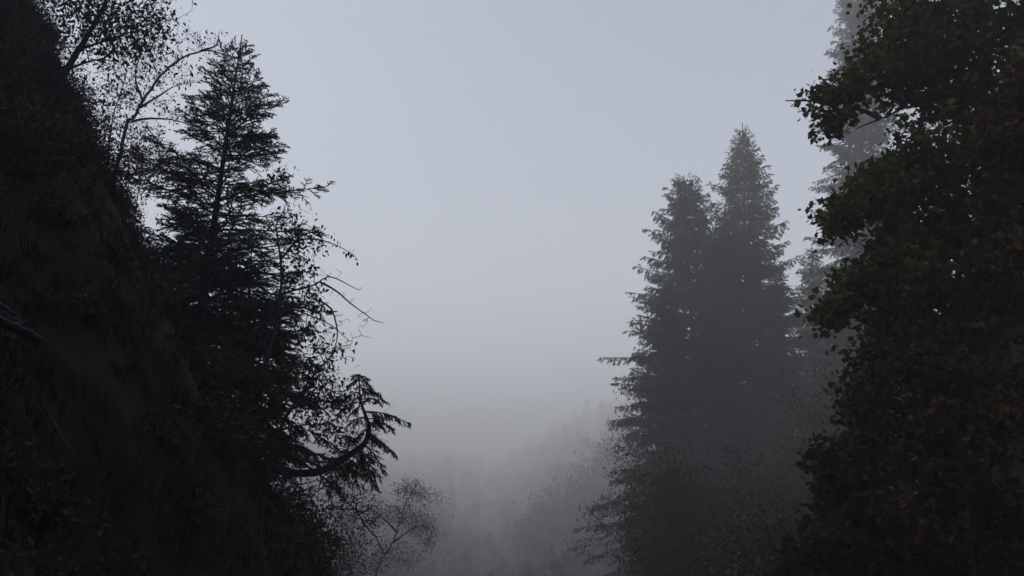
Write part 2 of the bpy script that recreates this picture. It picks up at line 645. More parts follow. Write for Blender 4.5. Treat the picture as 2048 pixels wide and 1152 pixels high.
def bough(p0, p1, bend, lat, gap, hang, rb):
    """a conifer bough from p0 to p1 with drooping side twigs"""
    s = np.linspace(0, 1, 9)
    P = p0 + (p1 - p0) * s[:, None]
    P[:, 2] += bend * np.sin(math.pi * s)
    wood.links(P[:-1], P[1:], rb * (1 - .8 * s[:-1]), rb * (1 - .8 * s[1:]), 4)
    L = np.linalg.norm(p1 - p0)
    m = max(4, int(L / gap))
    ss = np.sort(r.random(m)) * .9 + .1
    p = np.stack([np.interp(ss, s, P[:, i]) for i in range(3)], 1)
    d = unit(p1 - p0)
    side = unit(np.cross(d, [0, 0, 1.]))
    sg = np.where(np.arange(m) % 2 == 0, 1., -1.)[:, None]
    dv = unit(d * .7 + side * sg * .7 + np.array([0, 0, -1.]) * (hang * r.random(m))[:, None] + r.normal(size=(m, 3)) * .15)
    ll = lat * (1 - .6 * ss) * (.6 + .8 * r.random(m))
    q = p + dv * ll[:, None]
    tw0.extend([p, P[4:-1]])
    tw1.extend([q, P[5:]])
    for f_, sd_ in ((.4, 1), (.6, -1), (.8, 1)):
        pp = p + dv * (ll * f_)[:, None]
        d2 = unit(dv * .7 + np.cross(dv, [0, 0, 1.]) * sd_ * .6 + r.normal(size=dv.shape) * .2 + np.array([0, 0, -hang * .6]))
        tw0.append(pp)
        tw1.append(pp + d2 * (ll * .45)[:, None])


for a, b, dy in [((719, 762), (745, 778), .1), ((719, 762), (695, 775), -.1), ((719, 775), (770, 803), .15), ((719, 785), (690, 800), .2),
                 ((722, 800), (758, 805), -.3), ((722, 805), (682, 822), -.2), ((728, 822), (816, 846), .1), ((728, 826), (800, 838), .4),
                 ((736, 845), (790, 862), -.3), ((733, 835), (700, 850), .3), ((735, 868), (795, 915), .1), ((733, 875), (780, 900), -.3),
                 ((728, 888), (770, 945), .2), ((712, 900), (700, 880), .3), ((705, 905), (760, 955), -.2), ((690, 915), (740, 960), .3),
                 ((700, 908), (670, 900), .2), ((670, 925), (700, 975), -.2), ((715, 900), (748, 930), .5), ((719, 755), (738, 762), .0), ((719, 752), (703, 758), .1), ((719, 752), (722, 760), -.2), ((719, 768), (726, 790), -.25),
                 ((722, 795), (700, 812), -.25), ((724, 812), (695, 838), .0), ((735, 858), (712, 880), -.2), ((719, 770), (750, 790), -.1), ((733, 838), (775, 850), .25),
                 ((690, 915), (722, 988), .1), ((703, 907), (748, 972), -.2), ((668, 928), (655, 992), .2), ((650, 938), (690, 1000), -.1), ((715, 898), (760, 985), .3), ((735, 862), (745, 900), .3), ((722, 893), (690, 872), -.3)]:
    p0, p1 = at(*a, YJ), at(*b, YJ + dy)
    bough(p0, p1, .05, .20, .035, .9, .011)
k_ = r.integers(int(len(J) * .08), int(len(J) * .72), 60)
dv_ = unit(r.normal(size=(60, 3)) + np.array([.35, 0, -.35])) * (.08 + .32 * r.random((60, 1)) ** 1.5)
wood.links(J[k_], J[k_] + dv_, np.full(60, .006), np.full(60, .003), 4)
d2_ = dv_ * .6 + r.normal(size=(60, 3)) * .08
wood.links(J[k_] + dv_, J[k_] + dv_ + d2_, np.full(60, .003), np.full(60, .002), 3)
A_, B_ = np.vstack(tw0), np.vstack(tw1)
wood.links(A_, B_, np.full(len(A_), .004), np.full(len(A_), .0015), 3)
needles(fol, A_, B_, r, .036, .011, 190)
root = thing('spruce_tree', 'small crooked spruce whose bare trunk curves out of the slope like a J', 'tree', J[0], None)
obj('trunk', wood.mesh('trunk', M_BARK, J[0], True), root)
obj('crown', fol.mesh('crown', M_NEEDLE, J[0]), root)

# ---- broadleaf trees of the left slope
b = ground_at(at(60, 240, 13.0))
leafy('broadleaf_tree', 'dark leafy tree leaning right over the grassy crest at the top left', 'tree',
      [[b, at(115, 165, 13), at(150, 112, 13), at(188, 50, 13), at(215, -5, 13), at(235, -70, 13.2)],
       [at(160, 98, 13), at(215, 80, 13.2), at(275, 60, 13.4), at(320, 40, 13.5)],
       [at(188, 50, 13), at(150, 10, 12.7), at(110, -20, 12.5)],
       [at(130, 140, 13), at(190, 120, 12.7), at(240, 125, 12.6)]],
      [cloud(195, 20, 13, 95, 60, 1.3, 330), cloud(110, 30, 12.8, 45, 45, .9, 90), cloud(270, 50, 13.2, 55, 55, .9, 150),
       cloud(230, 95, 12.8, 65, 40, .9, 130), cloud(300, 20, 13.3, 40, 40, .6, 50), cloud(200, -70, 13, 120, 70, 1.3, 160), cloud(95, 75, 13, 40, 25, .5, 30),
       cloud(330, 45, 13.4, 30, 15, .3, 12)],
      41, OVATE, M_LEAF, .085, 4, .10, r_base=.075, r_limb=.03)

b = ground_at(at(205, 330, 19.0))
leafy('birch_tree', 'thin half-bare tree arching right behind the dark leafy tree', 'tree',
      [[b, at(245, 285, 19), at(268, 235, 19), at(300, 180, 19), at(345, 128, 19), at(400, 102, 19), at(440, 106, 19), at(462, 116, 19)],
       [at(262, 245, 19), at(285, 238, 19), at(330, 238, 18.8), at(365, 245, 18.6), at(400, 262, 18.5)],
       [at(280, 215, 19), at(320, 190, 19.2), at(350, 172, 19.4), at(375, 165, 19.4)],
       [at(285, 200, 19), at(270, 150, 19.3), at(285, 100, 19.5)],
       [at(400, 102, 19), at(432, 90, 19), at(438, 65, 19)]],
      [cloud(310, 120, 19.3, 50, 45, 1.2, 110), cloud(380, 85, 19, 45, 22, .8, 60), cloud(320, 195, 19, 50, 30, 1., 70),
       cloud(250, 180, 19.4, 40, 50, 1., 60), cloud(420, 90, 19, 35, 25, .5, 20), cloud(360, 145, 19, 35, 30, .8, 35), cloud(345, 225, 18.8, 40, 12, .5, 25)],
      42, OVATE, M_LEAF, .085, 2, .10, r_base=.085, r_limb=.035, bark=M_BIRCH, rtip=.0035)

b = ground_at(at(215, 330, 16.0))
leafy('sapling', 'thin dark sapling with scattered leaves below the arching half-bare tree', 'sapling',
      [[b, at(225, 240, 16), at(240, 190, 16), at(255, 140, 16)], [at(222, 255, 16), at(190, 230, 16.2), at(165, 200, 16.3)]],
      [cloud(235, 170, 16, 28, 50, .6, 50), cloud(205, 220, 16, 45, 50, .8, 70), cloud(165, 195, 16.2, 30, 35, .5, 30), cloud(260, 190, 16, 35, 40, .5, 30)],
      43, OVATE, M_LEAF, .075, 3, .09, r_base=.03, r_limb=.015)

b = ground_at(at(285, 380, 22.0))
leafy('bush', 'pale misty bush between the arching half-bare tree and the tall spiky spruce', 'bush',
      [[b, at(285, 310, 22), at(292, 262, 22)]],
      [cloud(285, 280, 22, 38, 32, 1.2, 120), cloud(295, 325, 22, 50, 35, 1.2, 110), cloud(265, 300, 22, 25, 40, .8, 50)],
      44, OVATE, M_BROWN, .08, 4, .12, r_base=.04)

for k, (px, py, Y, rx, ry, lab) in enumerate([
        (15, 40, 12.2, 28, 28, 'brown bush on the crest of the left slope at the top left corner'),
        (62, 118, 12.6, 34, 30, 'low brown bush on the crest just left of the leaning leafy tree'),
        (128, 205, 12.8, 32, 36, 'low brown bush on the crest at the foot of the leaning leafy tree'),
        (190, 285, 13.0, 34, 36, 'low brown bush on the crest below the thin dark sapling'),
        (262, 350, 13.2, 46, 34, 'low brown bush on the crest left of the tall spiky spruce')]):
    b = ground_at(at(px - 12, py + 50, Y))
    leafy('bush', lab, 'bush', [[b, at(px - 4, py + 14, Y), at(px, py, Y)]], [cloud(px + 4, py, Y, rx * 1.7, ry * 1.5, .7, 200), cloud(px + 12, py - 22, Y, rx * 1.6, ry * 1.7, .6, 60)],
          130 + k, OVATE, M_BROWN, .06, 5, .06, r_base=.02, rtip=.0025, link=.12, hang=.0)

# leafy tree growing among the spruces with bare branches reaching right
Yb = 12.8
b = ground_at(at(470, 900, Yb))
leafy('broadleaf_tree', 'straggly tree with nearly leafless branches reaching right out of the spruces', 'tree',
      [[b, at(500, 800, Yb), at(540, 700, Yb), at(560, 617, Yb), at(562, 540, Yb), at(552, 450, Yb)],
       [at(562, 520, Yb), at(595, 482, Yb), at(640, 480, Yb), at(680, 494, Yb), at(714, 515, Yb)],
       [at(585, 488, Yb), at(608, 468, Yb), at(640, 465, Yb), at(655, 470, Yb)],
       [at(556, 590, Yb), at(600, 577, Yb), at(632, 569, Yb), at(657, 552, Yb), at(690, 566, Yb), at(716, 580, Yb), at(724, 574, Yb)],
       [at(640, 565, Yb), at(668, 578, Yb), at(700, 606, Yb), at(728, 626, Yb), at(748, 640, Yb), at(768, 646, Yb)],
       [at(548, 660, Yb), at(575, 620, Yb), at(620, 631, Yb), at(665, 652, Yb), at(698, 682, Yb), at(706, 676, Yb)],
       [at(640, 602, Yb), at(662, 618, Yb), at(673, 650, Yb), at(674, 680, Yb), at(664, 706, Yb), at(640, 742, Yb)]],
      [cloud(562, 350, Yb, 18, 30, .25, 22), cloud(575, 440, Yb, 25, 30, .4, 40), cloud(595, 500, Yb, 30, 40, .5, 70), cloud(620, 470, Yb, 25, 12, .2, 14),
       cloud(605, 560, Yb, 30, 40, .5, 60), cloud(625, 600, Yb, 25, 30, .4, 55), cloud(640, 500, Yb, 30, 15, .2, 10), cloud(650, 480, Yb, 14, 8, .1, 6),
       cloud(640, 690, Yb, 30, 35, .4, 60), cloud(610, 650, Yb, 30, 40, .4, 60), cloud(705, 510, Yb, 8, 6, .1, 4), cloud(735, 632, Yb, 22, 14, .2, 16, 1), cloud(715, 650, Yb, 30, 25, .25, 10, 1), cloud(690, 590, Yb, 35, 25, .2, 8, 1),
       cloud(700, 690, Yb, 22, 16, .2, 10, 1), cloud(655, 550, Yb, 30, 18, .2, 8, 1), cloud(680, 640, Yb, 20, 30, .2, 8, 1), cloud(660, 480, Yb, 30, 14, .2, 10, 1), cloud(645, 730, Yb, 20, 25, .2, 10, 1)],
      45, OVATE, M_LEAF, .075, 3, .07, r_base=.06, r_limb=.020, rtip=.003, wander=.4)
# twigs at the end of the bare branches
Yc = 12.3
b = ground_at(at(520, 960, Yc))
leafy('broadleaf_tree', 'leafy tree with small hanging leaves left of the J-shaped spruce', 'tree',
      [[b, at(560, 860, Yc), at(600, 790, Yc), at(640, 735, Yc), at(668, 705, Yc)],
       [at(585, 815, Yc), at(640, 800, Yc), at(690, 790, Yc)], [at(560, 860, Yc), at(610, 850, Yc), at(665, 850, Yc)],
       [at(560, 830, Yc), at(560, 780, Yc + .3), at(575, 740, Yc + .4)]],
      [cloud(640, 760, Yc, 40, 35, .5, 110), cloud(670, 800, Yc, 35, 30, .4, 80), cloud(610, 820, Yc, 45, 40, .6, 110), cloud(655, 855, Yc, 35, 28, .4, 70),
       cloud(575, 760, Yc, 40, 50, .6, 100), cloud(685, 705, Yc, 25, 12, .2, 14), cloud(590, 890, Yc, 18, 30, .4, 25)],
      46, OVATE, M_LEAF, .07, 3, .07, r_base=.05, r_limb=.02, rtip=.003)

# dead branches hanging below the J-shaped trunk
Yd = 12.6
leafy('dead_tree', 'bare dead branches hanging down to the right below the J-shaped spruce', 'dead tree',
      [[at(500, 890, Yd), at(560, 905, Yd), at(605, 925, Yd), at(643, 953, Yd), at(664, 968, Yd), at(690, 1001, Yd), at(712, 1019, Yd), at(723, 1038, Yd), at(742, 1049, Yd), at(760, 1052, Yd)],
       [at(640, 950, Yd), at(650, 970, Yd), at(661, 994, Yd), at(668, 1034, Yd)],
       [at(723, 1038, Yd), at(738, 1060, Yd), at(753, 1074, Yd), at(771, 1070, Yd)],
       [at(560, 905, Yd), at(572, 960, Yd), at(603, 968, Yd), at(643, 962, Yd)],
       [at(590, 880, Yd), at(600, 930, Yd), at(605, 990, Yd)],
       [at(605, 925, Yd), at(655, 925, Yd), at(690, 960, Yd), at(745, 985, Yd)]],
      [cloud(728, 1030, Yd, 40, 28, .4, 45), cloud(675, 1020, Yd, 35, 35, .4, 40), cloud(620, 965, Yd, 45, 45, .5, 45), cloud(705, 985, Yd, 45, 28, .3, 35)],
      47, OVATE, M_BROWN, .05, 0, .05, r_base=.026, r_limb=.014, rtip=.006, wander=.7, along=0)

b = ground_at(at(640, 1250, 15.0))
leafy('bush', 'rust-brown autumn bush at the foot of the left slope', 'bush',
      [[b, at(620, 1150, 15), at(628, 1060, 15)], [at(615, 1140, 15), at(640, 1090, 15), at(660, 1070, 15)]],
      [cloud(622, 1060, 15, 38, 60, .8, 180), cloud(645, 1110, 15, 30, 60, .8, 130), cloud(600, 1010, 15, 28, 40, .6, 80)],
      48, OVATE, M_BROWN, .07, 5, .09, r_base=.04)

b = ground_at(at(560, 1250, 14.2))
leafy('bush', 'dark dense bush at the foot of the left slope, left of the rust-brown bush', 'bush',
      [[b, at(560, 1160, 14.2), at(565, 1060, 14.2)], [at(560, 1150, 14.2), at(600, 1110, 14.2)]],
      [cloud(555, 1050, 14.2, 45, 60, .7, 200), cloud(580, 1120, 14.2, 50, 60, .7, 240)],
      49, OVATE, M_LEAF, .08, 6, .09, r_base=.04, r_limb=.025)

# misty trees behind the left slope
b = ground_at(at(735, 1250, 38.0))
leafy('birch_tree', 'slender misty tree with a ragged crown, beyond the foot of the left slope', 'tree',
      [[b, at(752, 1150, 56), at(785, 1085, 56), at(800, 1040, 56), at(815, 1000, 56), at(835, 968, 56)],
       [at(785, 1085, 56), at(830, 1055, 56.6), at(862, 1050, 56.8)], [at(770, 1110, 56), at(745, 1060, 56), at(735, 1020, 56)],
       [at(795, 1065, 56), at(765, 1035, 55), at(745, 1020, 54)]],
      [cloud(822, 980, 56, 26, 20, 1.2, 90), cloud(858, 992, 56, 18, 10, .6, 22), cloud(800, 1030, 56, 45, 25, 1.8, 140), cloud(845, 1055, 56, 28, 22, 1., 90), cloud(858, 1085, 56, 12, 18, .5, 30),
       cloud(755, 1030, 56, 30, 35, 1.2, 80), cloud(790, 1110, 56, 50, 35, 1.2, 110), cloud(740, 1110, 56, 40, 40, 1.2, 80)],
      51, OVATE, M_LEAF, .12, 9, .25, r_base=.19, r_limb=.08, rtip=.007, bark=M_BARK, link=.4)
for k, (px, py, Y, rx, ry, lab) in enumerate([
        (700, 900, 52, 45, 70, 'misty bush showing behind the J-shaped trunk'),
        (715, 1010, 64, 50, 70, 'misty bush behind the hanging dead branches'),
        (690, 1110, 40, 45, 70, 'greyish bush beyond the rust-brown bush at the foot of the slope')]):
    b = ground_at(at(px - 25, py + 230, Y))
    leafy('bush', lab, 'bush', [[b, at(px - 10, py + 60, Y), at(px, py - 20, Y)]],
          [cloud(px, py, Y, rx, ry, 2.2, 190), cloud(px - 20, py + 60, Y, rx, ry, 2.2, 170)], 60 + k, OVATE, M_BROWN, .17, 5, .3, r_base=.07, link=.35, rtip=.006)

# ------------------------------------------------------------------ right: old spruces in the mist
GR = 'old spruces in the mist'


def old_spruce(tp, Y, base_px, R, sd, lab, group=GR, spacing=.75, profile=.72, irregular=.3, fine=1.0, yk=1.12):
    Y, R, spacing = Y * yk, R * (yk + .05), spacing * 1.15
    tip = at(*tp, Y)
    b = ground_at(np.array([at(base_px, 1000, Y)[0], Y, 0]))
    H = tip[2] - b[2]
    gg = spruce_geo(sd, H, R, H * .12, spacing * 1.2, 10, profile=profile, el=(-20, 38), droop=.34, tipup=.25, lat_len=1.05, lat_gap=.115 / fine, hang=.8, tighten=.6, loose=.45, lat_min=.06, tier=.12,
                    nl=.13, nw=.034, per_m=42 * fine, r_base=.42, sub=True, lean=(tip[0] - b[0], 0), irregular=irregular)
    return spruce(lab, b, gg, M_NEEDLE_FAR, group)


old_spruce((1368, 350), 50, 1400, 7.6, 71, 'broad dark spruce with a rounded top, left one of the joined pair in the mist', profile=.63, irregular=.14)
old_spruce((1480, 245), 53, 1510, 8.4, 72, 'tallest narrow-topped spruce of the joined pair in the mist', profile=.82, spacing=.75, irregular=.16)
old_spruce((1440, 440), 47, 1450, 4.2, 73, 'lower spruce filling the gap between the joined pair', profile=.6)
old_spruce((1330, 560), 46, 1340, 3.6, 74, 'shorter spruce in front of the broad rounded-top spruce', profile=.55, irregular=.2)
old_spruce((1545, 520), 50, 1545, 4.0, 75, 'shorter spruce in front of the tallest narrow-topped spruce', profile=.6)
old_spruce((1712, -90), 62, 1745, 5.4, 76, 'very tall faint spruce rising behind the maple bough', profile=.5, spacing=.8, irregular=.16, yk=.95)
old_spruce((1625, 490), 72, 1640, 5.0, 77, 'faint spruce low in the gap right of the joined pair', profile=.6, yk=.9)
old_spruce((1690, 560), 60, 1700, 5.0, 78, 'faint drooping spruce below the very tall one, behind the maple leaves', profile=.5, irregular=.2, yk=.85)

# autumn saplings at the left edge of the joined pair
leafy('broadleaf_tree', 'brown-leaved tree against the left edge of the joined spruces', 'tree',
      [[ground_at(at(1330, 1200, 52)), at(1325, 1000, 52), at(1305, 850, 52), at(1280, 800, 52), at(1245, 775, 52)],
       [at(1310, 880, 52), at(1275, 850, 52), at(1240, 845, 52)], [at(1305, 850, 52), at(1300, 790, 52), at(1290, 755, 52)]],
      [cloud(1262, 780, 52, 24, 16, .8, 50), cloud(1290, 770, 52, 25, 30, 1., 80), cloud(1262, 845, 52, 22, 18, .8, 60), cloud(1300, 830, 52, 28, 52, 1., 110), cloud(1300, 720, 52, 25, 52, 1, 60)],
      81, OVATE, M_BROWN, .19, 4, .28, r_base=.12, r_limb=.05, rtip=.006, link=.4)
leafy('broadleaf_tree', 'reddish sparse tree leaning left below the brown-leaved tree at the joined spruces', 'tree',
      [[ground_at(at(1350, 1200, 50)), at(1340, 1080, 50), at(1290, 990, 50), at(1250, 965, 50), at(1215, 950, 50)],
       [at(1300, 1005, 50), at(1270, 930, 50), at(1245, 895, 50)]],
      [cloud(1242, 905, 50, 22, 22, .8, 45), cloud(1250, 950, 50, 35, 24, .9, 85), cloud(1285, 930, 50, 25, 52, 1., 80), cloud(1300, 990, 50, 52, 52, 1.2, 100)],
      82, OVATE, M_BROWN, .17, 4, .26, r_base=.12, r_limb=.05, rtip=.006, link=.4)
leafy('shrub', 'wide thinly leaved shrub with arching stems, lowest left of the joined spruces', 'shrub',
      [[ground_at(at(1330, 1230, 42)), at(1302, 1140, 42), at(1272, 1115, 42), at(1221, 1067, 42), at(1192, 1034, 42), at(1173, 1012, 42)],
       [at(1302, 1145, 42), at(1270, 1142, 42), at(1221, 1118, 42), at(1177, 1111, 42), at(1133, 1096, 42)],
       [at(1310, 1120, 42), at(1294, 1067, 42), at(1250, 1012, 42), at(1206, 1001, 42)],
       [at(1221, 1067, 42), at(1200, 1078, 42), at(1160, 1075, 42)]],
      [cloud(1190, 1030, 42, 30, 28, .8, 60), cloud(1215, 1005, 42, 30, 20, .6, 52), cloud(1220, 1070, 42, 45, 30, .9, 80), cloud(1160, 1095, 42, 30, 18, .5, 30), cloud(1265, 1050, 42, 45, 50, 1.1, 110), cloud(1265, 1120, 42, 45, 35, 1, 90)],
      83, OVATE, M_BROWN, .12, 3, .15, r_base=.09, r_limb=.035, rtip=.005, link=.3)

# dark undergrowth trees below the joined spruces
for k, (px, py, Y, rx, ry, lab, mt) in enumerate([
        (1345, 1050, 36, 60, 90, 'dark round tree at the foot of the joined spruces, beside the arching shrub', M_LEAF),
        (1450, 1075, 37, 90, 100, 'dark broad tree below the middle of the joined spruces', M_LEAF),
        (1560, 1050, 38, 80, 110, 'dark broad tree below the right half of the joined spruces', M_LEAF),
        (1655, 940, 40, 60, 120, 'dim tree between the joined spruces and the maples', M_LEAF),
        (1400, 1120, 29, 90, 70, 'dark low bush at the bottom edge under the joined spruces', M_LEAF),
        (1540, 1110, 24, 80, 70, 'dark low bush beside the autumn maple at the bottom edge', M_BROWN)]):
    b = ground_at(at(px + 15, py + 230, Y))
    leafy('broadleaf_tree' if k < 4 else 'bush', lab, 'tree' if k < 4 else 'bush', [[b, at(px + 8, py + 80, Y), at(px, py - 44, Y)]],
          [cloud(px, py, Y, rx * 1.3, ry * 1.3, 2.4, 620), cloud(px, py + 60, Y, rx * 1.3, ry * 1.3, 2.4, 420)], 90 + k, OVATE, mt, 0.22 if k < 4 else .14, 10, .20 if k < 4 else .14, r_base=.14, link=.32, rtip=.007)

# ------------------------------------------------------------------ far faint trees up the valley
far = leafy('broadleaf_tree', 'x', 'tree', [[np.array([0., 0, 0]), np.array([.2, 0, 4.]), np.array([0, .2, 9.])]],
            [((0, 0, 9), (3.5, 3.5, 4.), 300), ((2, .5, 6.5), (2.5, 2.5, 3), 130), ((-2, 0, 7), (2.5, 2.5, 2.6), 130)],
            100, SMALL, M_LEAF, .5, 6, .5, r_base=.25, link=.8, rtip=.015, group='faint trees up the valley')
first = True
for k, (px, py, Y, sc, lab) in enumerate([
        (1100, 985, 150, 1.3, 'rounded faint tree at the left end of the misty tree line up the valley'),
        (1165, 935, 155, 1.3, 'faint tree second from the left in the misty tree line'),
        (1225, 875, 160, 1.5, 'faint tall tree half behind the left edge of the joined spruces'),
        (1075, 1040, 140, 1.1, 'faint low tree at the bottom of the misty tree line'),
        (1150, 1040, 135, 1.3, 'faint tree low behind the arching shrub'),
        (1010, 1075, 190, 1.5, 'barely visible tree in the middle of the valley at the bottom edge'),
        (940, 1070, 200, 1.5, 'barely visible tree left of the middle of the valley'),
        (1210, 985, 130, 1.3, 'faint tree just above the arching shrub, beside the reddish sparse tree'),
        (885, 1040, 170, 1.5, 'barely visible tree right of the slender misty tree'),
        (975, 1110, 160, 1.4, 'barely visible low tree at the bottom edge, between the two sides of the valley'),
        (840, 990, 180, 1.6, 'barely visible tall tree behind the slender misty tree')]):
    top = at(px, py, Y)
    loc = (top[0], Y, top[2] - 13.0 * sc)
    if first:
        far.location = Vector([float(q) for q in loc]); far.scale = (sc,) * 3; far['label'] = lab; first = False
    else:
        copy_thing(far, loc, k * 1.3, sc, lab)

# the wood that closes the valley: one far mass, crowns in staggered rows up to where the mist hides them
r = np.random.default_rng(300)
fg = Geo()
pts, szs, st0, st1 = [], [], [], []
for row in range(32):
    f_ = row / 31.0
    Y = 100 * (660 / 100.0) ** f_
    pyt = float(np.interp(Y, [100, 140, 198, 268, 370, 520, 660], [1165, 1092, 1022, 965, 922, 892, 872]))
    for px in np.linspace(700, 1400, int(22 + 24 * f_)) + r.normal(size=int(22 + 24 * f_)) * 12:
        dip = 45 * np.exp(-((px - 990) / 80.0) ** 2) - 70 * np.clip((px - 1050) / 170, 0, 1.3) + 40 * np.clip((1000 - px) / 150, 0, 1)
        y_ = min(680, Y * (1 + r.normal() * .05))
        top = at(px, pyt + dip + r.normal() * 10, y_)
        foot = float(terrain(top[0], y_))
        h = (11 + 7 * r.random()) * (1 + max(0, Y - 200) / 400)
        n = 450
        t = 1 - r.random(n) ** 1.4
        rad = h * (.28 + .14 * r.random()) * (1 - t) ** .8 * (.35 + .65 * r.random(n)) + .15
        a = r.random(n) * 6.283
        pts.append(np.stack([top[0] + rad * np.cos(a), y_ + rad * np.sin(a), top[2] - h * (1 - t)], 1))
        szs.append(np.full(n, .55 + Y * .0032))
        st0.append([top[0], y_, min(foot, top[2] - h)])
        st1.append([top[0], y_, top[2] - .5])
fg.links(np.array(st0), np.array(st1), np.full(len(st0), .25), np.full(len(st0), .04), 5)
fg.mark2 = len(fg.f)
scatter_leaves(fg, SMALL, np.vstack(pts), np.concatenate(szs), r, .5)
tag(obj('forest', fg.mesh('forest', M_BARK, (0, 0, 0), False, M_NEEDLE_FAR)), 'dim wood closing the valley in the mist', 'forest', kind='stuff')

# ------------------------------------------------------------------ maples on the right
Ym = 13.0
b = ground_at(at(2210, 1300, Ym))
leafy('maple_tree', 'large olive-leaved maple with a long bough reaching left over the mist', 'tree',
      [[b, at(2190, 1000, Ym), at(2150, 600, Ym), at(2120, 200, Ym), at(2110, -120, Ym)],
       [at(2120, 190, Ym), at(2048, 200, Ym), at(1960, 206, Ym), at(1880, 212, Ym), at(1815, 214, Ym), at(1772, 234, Ym), at(1755, 240, Ym), at(1712, 258, Ym)],
       [at(1806, 214, Ym), at(1788, 175, Ym), at(1740, 176, Ym + .1), at(1690, 186, Ym), at(1640, 200, Ym), at(1572, 202, Ym)],
       [at(1760, 238, Ym), at(1744, 228, Ym), at(1700, 215, Ym), at(1660, 225, Ym)],
       [at(2120, 60, Ym), at(2040, 40, Ym), at(1960, 28, Ym), at(1880, 42, Ym), at(1800, 70, Ym), at(1750, 100, Ym)],
       [at(2140, 500, Ym), at(2040, 440, Ym), at(1900, 405, Ym), at(1780, 420, Ym), at(1720, 440, Ym), at(1690, 468, Ym), at(1645, 474, Ym)],
       [at(2150, 680, Ym), at(2030, 600, Ym), at(1900, 585, Ym), at(1790, 606, Ym), at(1710, 636, Ym), at(1665, 628, Ym)],
       [at(2130, 320, Ym), at(2020, 310, Ym), at(1900, 300, Ym), at(1800, 310, Ym), at(1740, 320, Ym)]],
      [cloud(1700, 178, Ym, 55, 30, .6, 55), cloud(1642, 203, Ym, 42, 18, .4, 30), cloud(1668, 240, Ym, 32, 18, .3, 22), cloud(1642, 262, Ym, 18, 10, .15, 5), cloud(1735, 140, Ym, 32, 28, .6, 50),
       cloud(1790, 70, Ym, 42, 60, .9, 110), cloud(1715, 105, Ym, 12, 12, .2, 4), cloud(1785, -30, Ym, 45, 50, .9, 70), cloud(1870, 20, Ym, 60, 50, 1.2, 150), cloud(1870, 110, Ym, 80, 60, 1.4, 230),
       cloud(1990, 50, Ym, 80, 90, 1.5, 260), cloud(1830, 155, Ym, 50, 30, .9, 100), cloud(1930, 185, Ym, 80, 60, 1.4, 220), cloud(2010, 250, Ym, 60, 60, 1.2, 150),
       cloud(1795, 338, Ym, 40, 25, .8, 90), cloud(1735, 375, Ym, 35, 30, .6, 75), cloud(1680, 425, Ym, 42, 26, .5, 65), cloud(1665, 455, Ym, 25, 16, .3, 20), cloud(1840, 340, Ym, 80, 55, 1.4, 220), cloud(1775, 395, Ym, 55, 35, .9, 110),
       cloud(1960, 390, Ym, 90, 90, 1.5, 280), cloud(1870, 460, Ym, 80, 50, 1.3, 180), cloud(1800, 475, Ym, 40, 30, .8, 60),
       cloud(1745, 550, Ym, 45, 40, .8, 110), cloud(1705, 590, Ym, 35, 30, .6, 70), cloud(1665, 625, Ym, 32, 22, .4, 50), cloud(1790, 515, Ym, 50, 30, .9, 90), cloud(1820, 580, Ym, 70, 50, 1.2, 150),
       cloud(1790, 640, Ym, 55, 22, .9, 70), cloud(1950, 560, Ym, 90, 90, 1.4, 240), cloud(2040, 620, Ym, 60, 90, 1., 130), cloud(1880, 660, Ym, 70, 50, 1.1, 130)],
      111, MAPLE, M_MAPLE, .100, 7, .105, r_base=.20, r_limb=.055, rtip=.0042, link=.22, wander=.4)

Yn = 12.0
b = ground_at(at(2150, 1500, Yn))
leafy('maple_tree', 'lower maple with red and yellow autumn leaves, at the bottom right', 'tree',
      [[b, at(2090, 1250, Yn), at(2030, 1000, Yn), at(1960, 860, Yn), at(1880, 760, Yn)],
       [at(2040, 1020, Yn), at(1930, 960, Yn), at(1800, 985, Yn), at(1730, 990, Yn), at(1680, 1010, Yn)],
       [at(2085, 1200, Yn), at(1960, 1120, Yn), at(1800, 1110, Yn), at(1680, 1120, Yn)],
       [at(1960, 860, Yn), at(1860, 840, Yn), at(1780, 830, Yn), at(1720, 800, Yn)],
       [at(2000, 930, Yn), at(2040, 820, Yn), at(2050, 740, Yn)]],
      [cloud(1750, 720, Yn, 32, 45, .7, 70), cloud(1735, 800, Yn, 38, 50, .8, 110), cloud(1820, 740, Yn, 60, 50, 1.1, 150), cloud(1940, 780, Yn, 80, 60, 1.1, 200), cloud(2040, 830, Yn, 60, 80, 1., 150),
       cloud(1870, 860, Yn, 90, 60, 1.1, 220), cloud(1740, 870, Yn, 45, 40, .8, 90), cloud(1670, 915, Yn, 35, 22, .6, 55), cloud(1655, 950, Yn, 22, 25, .4, 35), cloud(1750, 940, Yn, 60, 50, 1.0, 140), cloud(1700, 1015, Yn, 55, 45, .8, 120),
       cloud(1660, 1070, Yn, 45, 28, .6, 65), cloud(1620, 1115, Yn, 38, 22, .5, 45), cloud(1590, 1150, Yn, 35, 18, .5, 35), cloud(1800, 1060, Yn, 80, 70, 1.1, 200), cloud(1930, 1010, Yn, 90, 80, 1.2, 220), cloud(1740, 1140, Yn, 110, 50, 1., 170), cloud(1950, 1130, Yn, 100, 60, 1., 150)],
      112, MAPLE, M_RED, .088, 7, .105, r_base=.11, r_limb=.04, rtip=.004, link=.22, wander=.4)

